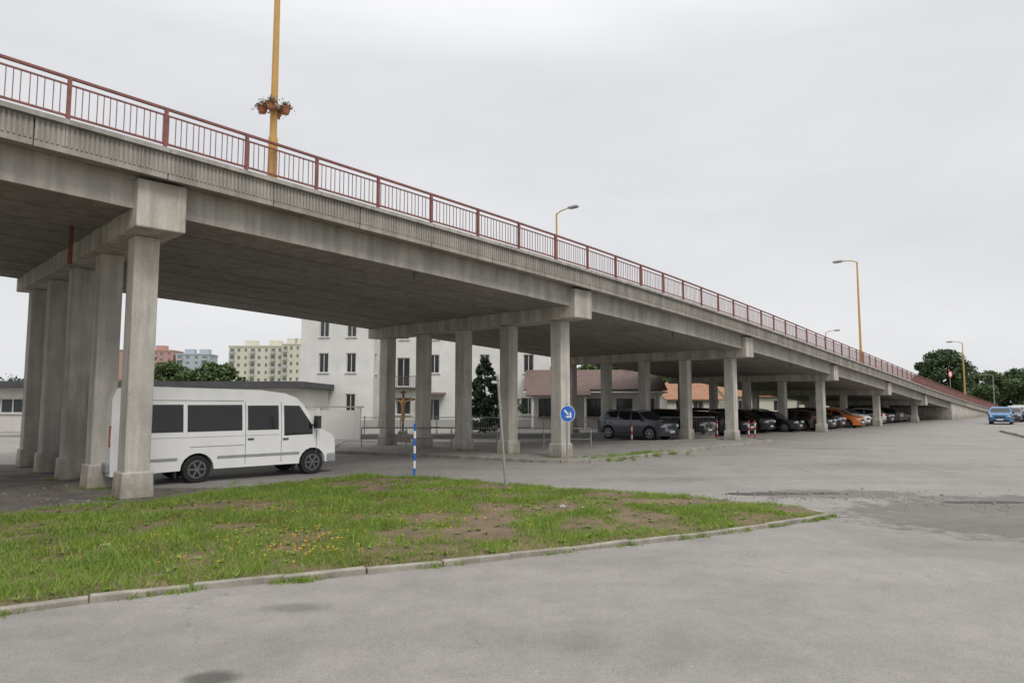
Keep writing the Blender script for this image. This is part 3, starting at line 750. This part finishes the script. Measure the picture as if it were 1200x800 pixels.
rear=Vector((-8.02,18.1)); u=Vector((math.cos(ang),math.sin(ang))); nl=Vector((-u.y,u.x))
cvan=rear-u*.14+u*(HL-2.0)+nl*.98
vehicle('white_minibus',(cvan.x,cvan.y,0),ang,VL,vs_,vyh,(2.0,5.22),.35,m_vanp,vw,[(5.34,1.42),(4.93,2.01)],[(.02,1.3),(.03,2.0)],vanx,m_rimd,zb=.34,bev=.075)
def carfn(kind,L=4.4,H=1.5,W=1.8):
    def yh(x,z):
        w=W/2
        if z>.9*H/1.5: w-=.2*((z-.9*H/1.5)/(.6*H/1.5))**1.2
        if z<.5: w-=.05*(.5-z)
        t=abs(x-L/2)/(L/2)
        if t>.72: w-=.2*((t-.72)/.28)**2
        return w
    k=H/1.5
    if kind=='suv':
        sil=[(L,.25),(L+.0,.6*k),(L-.06,.82*k),(L-.3,.93*k),(L*.76,1.02*k),(L*.62,1.40*k),(L*.52,1.48*k),(L*.3,1.5*k),(L*.1,1.44*k),(L*.025,1.0*k),(0,.7*k),(.03,.25)]
        wins=[[(L*.35,.98*k),(L*.52,.98*k),(L*.52,1.38*k),(L*.35,1.40*k)],[(L*.54,.98*k),(L*.715,1.0*k),(L*.62,1.34*k),(L*.54,1.37*k)],[(L*.12,1.0*k),(L*.33,.98*k),(L*.33,1.4*k),(L*.15,1.36*k)]]
        ws=[(L*.752,1.04*k),(L*.63,1.37*k)]; rw=[(L*.035,1.05*k),(L*.09,1.38*k)]
    elif kind=='sedan':
        sil=[(L,.22),(L,.55*k),(L-.08,.75*k),(L-.4,.86*k),(L*.74,.95*k),(L*.6,1.38*k),(L*.5,1.46*k),(L*.36,1.45*k),(L*.24,1.32*k),(L*.12,1.04*k),(L*.02,.98*k),(0,.6*k),(.03,.22)]
        wins=[[(L*.37,.97*k),(L*.52,.97*k),(L*.52,1.36*k),(L*.37,1.37*k)],[(L*.54,.97*k),(L*.71,.98*k),(L*.6,1.32*k),(L*.54,1.35*k)],[(L*.19,1.0*k),(L*.35,.97*k),(L*.35,1.37*k),(L*.27,1.29*k)]]
        ws=[(L*.735,.97*k),(L*.61,1.35*k)]; rw=[(L*.135,1.08*k),(L*.23,1.3*k)]
    else:
        sil=[(L,.22),(L,.55*k),(L-.06,.76*k),(L-.3,.88*k),(L*.78,.98*k),(L*.62,1.4*k),(L*.5,1.5*k),(L*.3,1.48*k),(L*.12,1.36*k),(L*.02,.98*k),(0,.6*k),(.03,.22)]
        wins=[[(L*.35,.98*k),(L*.52,.98*k),(L*.52,1.38*k),(L*.35,1.39*k)],[(L*.54,.98*k),(L*.74,1.0*k),(L*.62,1.34*k),(L*.54,1.37*k)],[(L*.13,1.02*k),(L*.33,.98*k),(L*.33,1.38*k),(L*.17,1.31*k)]]
        ws=[(L*.77,1.0*k),(L*.635,1.36*k)]; rw=[(L*.03,1.02*k),(L*.115,1.33*k)]
    def ex(e,panel,cross):
        b_=MB()
        for s in (-1,1): b_.box((L/2-.16,s*(W/2-.3),.7*k),(.3,.38,.14),s*R(-20),.9)
        b_.obj('headlights',m_head,e,bevel=.03)
        b_=MB(); 
        for s in (-1,1): b_.box((-L/2+.09,s*(W/2-.28),.88*k),(.16,.34,.18),s*R(18))
        b_.obj('tail_lights',m_tail,e,bevel=.02)
        b_=MB(); b_.box((L/2-.01,0,.62*k),(.05,.8,.16)); b_.box((L/2-.02,0,.36),(.08,1.3,.16)); b_.box((-L/2+.03,0,.36),(.08,1.3,.16)); b_.obj('grille',m_plastic,e,bevel=.01)
        b_=MB(); b_.box((L/2+.025,0,.45),(.02,.5,.11)); b_.box((-L/2-.012,0,.72*k),(.03,.5,.11)); b_.obj('number_plates',m_wpaint,e)
        b_=MB(); 
        for s in (-1,1): b_.box((L*.2,s*(W/2+.04),.98*k),(.12,.2,.13))
        b_.obj('wing_mirrors',m_plastic,e,bevel=.03)
        panel([(L*.53,.4),(L*.534,.4),(L*.534,.95*k),(L*.53,.95*k)],'door_seam',m_under,.004)
        panel([(L*.26,.3),(L*.74,.3),(L*.74,.38),(L*.26,.38)],'sill_trim',m_plastic,.006)
    return sil,yh,wins,ws,rw,ex
PC={}
def paint(c,nm):
    if nm not in PC: PC[nm]=M('paint_'+nm,c,tuple(x*.9 for x in c),1,.25,0,.2,coat=.6)
    return PC[nm]
def car(name,loc,rz,kind,c,nm,L=4.4,H=1.5,W=1.8):
    sil,yh,wins,ws,rw,ex=carfn(kind,L,H,W)
    vehicle(name,(loc[0],loc[1],.006),rz,L,sil,yh,(L*.19,L*.8),.32 if H<1.6 else .36,paint(c,nm),wins,ws,rw,ex)
def brp(a,t): return (11.57+.656*a-.755*t,36.54+.755*a+.656*t)
face=R(90-131)
BK=(.012,.012,.014)
rows=[(-1.2,5.0,'suv',(.07,.08,.10),'grey',1.65,0),(2.6,4.6,'suv',BK,'black',1.65,0),(5.4,4.6,'hatch',BK,'black',1.5,1),(8.2,4.4,'sedan',(.02,.022,.03),'dark',1.45,0),(11,4.2,'suv',BK,'black',1.6,0),(13.6,3.2,'sedan',BK,'black',1.45,0),(16.4,2.7,'hatch',(.03,.012,.014),'maroon',1.5,1),(19.0,2.6,'sedan',(.04,.045,.05),'dkgrey',1.45,0),(21.4,2.6,'suv',(.015,.015,.017),'black',1.6,0),(24.2,1.9,'hatch',(.62,.16,.025),'orange',1.5,0),(27.0,2.2,'suv',(.6,.6,.6),'white',1.6,0),(30.0,2.4,'sedan',(.05,.055,.06),'dkgrey',1.45,0),(33.2,2.4,'hatch',(.5,.5,.5),'lightgrey',1.5,1),(37,2.6,'suv',(.03,.03,.035),'dark',1.6,0),(41,2.6,'hatch',(.03,.03,.035),'dark',1.5,1),(45,2.6,'sedan',(.2,.2,.2),'silver',1.45,0)]
for a,t,kd,c,nm,H,flip in rows:
    p=brp(a,t); car('parked_car',p,face+R(random.uniform(-4,4))+(math.pi if flip else 0),kd,c,nm,4.35,H)
for a,t,kd,c,nm,H in [(10,10.5,'hatch',(.02,.02,.025),'dark',1.5),(16,10,'suv',(.03,.03,.03),'dark',1.6),(24,9,'hatch',(.5,.5,.5),'lightgrey',1.5)]:
    p=brp(a,t); car('parked_car',p,face+math.pi,kd,c,nm,4.35,H)
car('parked_car',(45.5,64.5),R(232),'suv',(.02,.13,.32),'blue',4.3,1.6)
for x,y,kd,c,nm,H in [(51.6,71.5,'hatch',(.05,.06,.09),'navy',1.5),(55.3,76,'suv',(.5,.5,.5),'lightgrey',1.6),(59,80.8,'sedan',(.06,.06,.06),'dkgrey',1.45),(63,86,'suv',(.55,.55,.55),'white',1.6),(67.5,92,'suv',(.02,.02,.02),'dark',1.6),(74,101,'suv',(.3,.03,.02),'red',1.6),(54.5,72.5,'suv',(.2,.2,.21),'silver',1.6),(61,80,'hatch',(.02,.02,.02),'dark',1.5)]:
    car('parked_car',(x,y),R(232),kd,c,nm,4.3,H)

# ------------------------------------------------------------------ trees
def leaves(cl,ls,seed):
    r=np.random.default_rng(seed); out=[]
    for (c,rad,n) in cl:
        d=r.normal(size=(n,3)); d/=np.linalg.norm(d,axis=1)[:,None]
        p=np.array(c)+d*(rad*r.random(n)**.45)[:,None]*np.array([1,1,.8])
        u=r.normal(size=(n,3)); u/=np.linalg.norm(u,axis=1)[:,None]
        w=np.cross(u,r.normal(size=(n,3))); w/=np.linalg.norm(w,axis=1)[:,None]
        s=(ls*r.uniform(.5,1.2,n))[:,None]
        out.append(np.stack([p-u*s,p+w*s*.6,p+u*s],1)); out.append(np.stack([p-u*s,p+u*s,p-w*s*.6],1))
    return np.concatenate(out)
def tree(name,loc,H,cr,seed,mat=m_leaf,ls=.22,n=34,per=150,trunk=.28):
    rd=random.Random(seed); e=empty(name,loc)
    tb=MB(); th=H*trunk; top=Vector((rd.gauss(0,.1),rd.gauss(0,.1),H*.75))
    tb.cyl((0,0,-.05),(0,0,th),H*.028,H*.02,9); tb.cyl((0,0,th),top,H*.02,H*.006,8)
    cl=[]; ch=(H-th)/2; cz=th+ch
    for i in range(n):
        a=rd.random()*6.283; ph=rd.uniform(-.95,1); rr=math.sqrt(1-min(.98,ph*ph))*cr*rd.uniform(.45,.98)
        c=Vector((math.cos(a)*rr,math.sin(a)*rr,cz+ph*ch*.88)); rad=cr*rd.uniform(.2,.36)
        cl.append((tuple(c),rad,per))
        if i%2==0:
            s=Vector((0,0,th+(top.z-th)*max(0,min(1,(c.z-th)/(2*ch)))*.7)); tb.cyl(s,c,H*.009,H*.003,6)
    tb.obj('trunk_and_limbs',m_bark,e); ob=trimesh('crown',leaves(cl,ls,seed),mat); ob.parent=e
def spruce(loc,H,r,seed):
    e=empty('spruce_tree',loc); tb=MB(); tb.cyl((0,0,0),(0,0,H),.1,.02,8); tb.obj('trunk',m_bark,e)
    rd=random.Random(seed); cl=[]
    for i in range(120):
        t=rd.random()**1.1; z=.5+t*(H-.5); rr=r*(1-t)**.7*rd.uniform(.3,1); a=rd.random()*6.28
        cl.append(((rr*math.cos(a),rr*math.sin(a),z-rr*.15),.34*(1.1-t*.7),70))
    ob=trimesh('needles',leaves(cl,.11,seed),m_leaf3); ob.parent=e
spruce((-1.75,44.5,0),4.9,1.7,3)
tree('tree',(-.2,48.3,0),3.0,1.0,61,m_leaf2,.12,20,120,.2)
tree('tree',(81.5,131,0),11.3,5.2,21,m_leaf2,.3,54,300)
tree('tree',(104,150,0),8.2,4.6,22,m_leaf,.3,40,200); tree('tree',(111,152,0),8.6,5,23,m_leaf2,.3,40,200); tree('tree',(119,158,0),9.6,5.5,24,m_leaf,.3,40,200); tree('tree',(124,156,0),8.0,5,41,m_leaf2,.3,40,200)
tree('tree',(8,68,0),5.6,3,25,m_leaf,.25); tree('tree',(12.5,70,0),5.9,3.2,26,m_leaf2,.25); tree('tree',(3,66,0),5.6,2.6,27,m_leaf2,.25)
tree('tree',(21,90,0),7.2,3.6,28,m_leaf,.3); tree('tree',(32,96,0),7,4,29,m_leaf2,.3)
tree('tree',(-46,92,0),7.0,3.4,31,m_leaf,.3); tree('tree',(-39.5,92,0),6.9,3.6,32,m_leaf,.3); tree('tree',(-43,96,0),5.8,3.0,37,m_leaf2,.3)
tree('tree',(-57,90,0),8.4,3.4,33,m_leaf2,.35); tree('tree',(-16.8,53,0),3.6,1.1,35,m_leaf2,.14,20,120,.2)
cl=[];rd=random.Random(5)
for i in range(420):
    a=R(rd.uniform(-52,52)); d=rd.uniform(330,380) if a<.4 else rd.uniform(190,250); h=rd.uniform(2,10)*(1 if a<.4 else .6)
    cl.append(((math.sin(a)*d,math.cos(a)*d,h),rd.uniform(3,5.5)*(1 if a<.4 else .7),60))
trimesh('distant_tree_line',leaves(cl,1.0,5),m_leaf2)

# ------------------------------------------------------------------ light
w=bpy.data.worlds.new("World"); scene.world=w; w.use_nodes=True; nt=w.node_tree; bg=nt.nodes['Background']
EL,AZ=R(50),R(150)
sk=nt.nodes.new('ShaderNodeTexSky'); sk.sky_type='NISHITA'; sk.sun_disc=False; sk.sun_elevation=EL; sk.sun_rotation=AZ
sk.air_density=1; sk.dust_density=6
tc=nt.nodes.new('ShaderNodeTexCoord'); sx=nt.nodes.new('ShaderNodeSeparateXYZ'); nt.links.new(tc.outputs['Generated'],sx.inputs[0])
grad=ramp(nt,sx.outputs[2],[(.0,(8.8,8.85,8.95)),(.2,(8.0,8.1,8.3)),(.45,(8.0,8.1,8.3)),(.8,(18,17.9,17.7))])
cloud=ramp(nt,tex(nt,tc.outputs['Generated'],2.0,5,.55,.3,(1,1,3.0)),[(.32,(.92,.925,.94)),(.68,(1.05,1.045,1.04))])
g=mix(nt,1,grad,cloud,'MULTIPLY')
g=mix(nt,.06,g,sk.outputs[0])
nt.links.new(g,bg.inputs[0]); bg.inputs[1].default_value=.1
sd=bpy.data.lights.new('sun','SUN'); sd.energy=1.3; sd.angle=R(18); sd.color=(1,.96,.9)
so=link(bpy.data.objects.new('sun',sd))
dirv=Vector((math.sin(AZ)*math.cos(EL),math.cos(AZ)*math.cos(EL),math.sin(EL)))
so.rotation_euler=dirv.to_track_quat('Z','Y').to_euler()

cd=bpy.data.cameras.new('camera'); cam=link(bpy.data.objects.new('camera',cd)); cd.sensor_width=36; cd.lens=24.24; cd.clip_end=4000; cd.clip_start=.1
cam.location=(0,0,2.1); cam.rotation_euler=(R(90+4.95),0,0); scene.camera=cam
scene.view_settings.view_transform='Standard'; scene.view_settings.look='None'; scene.view_settings.exposure=0
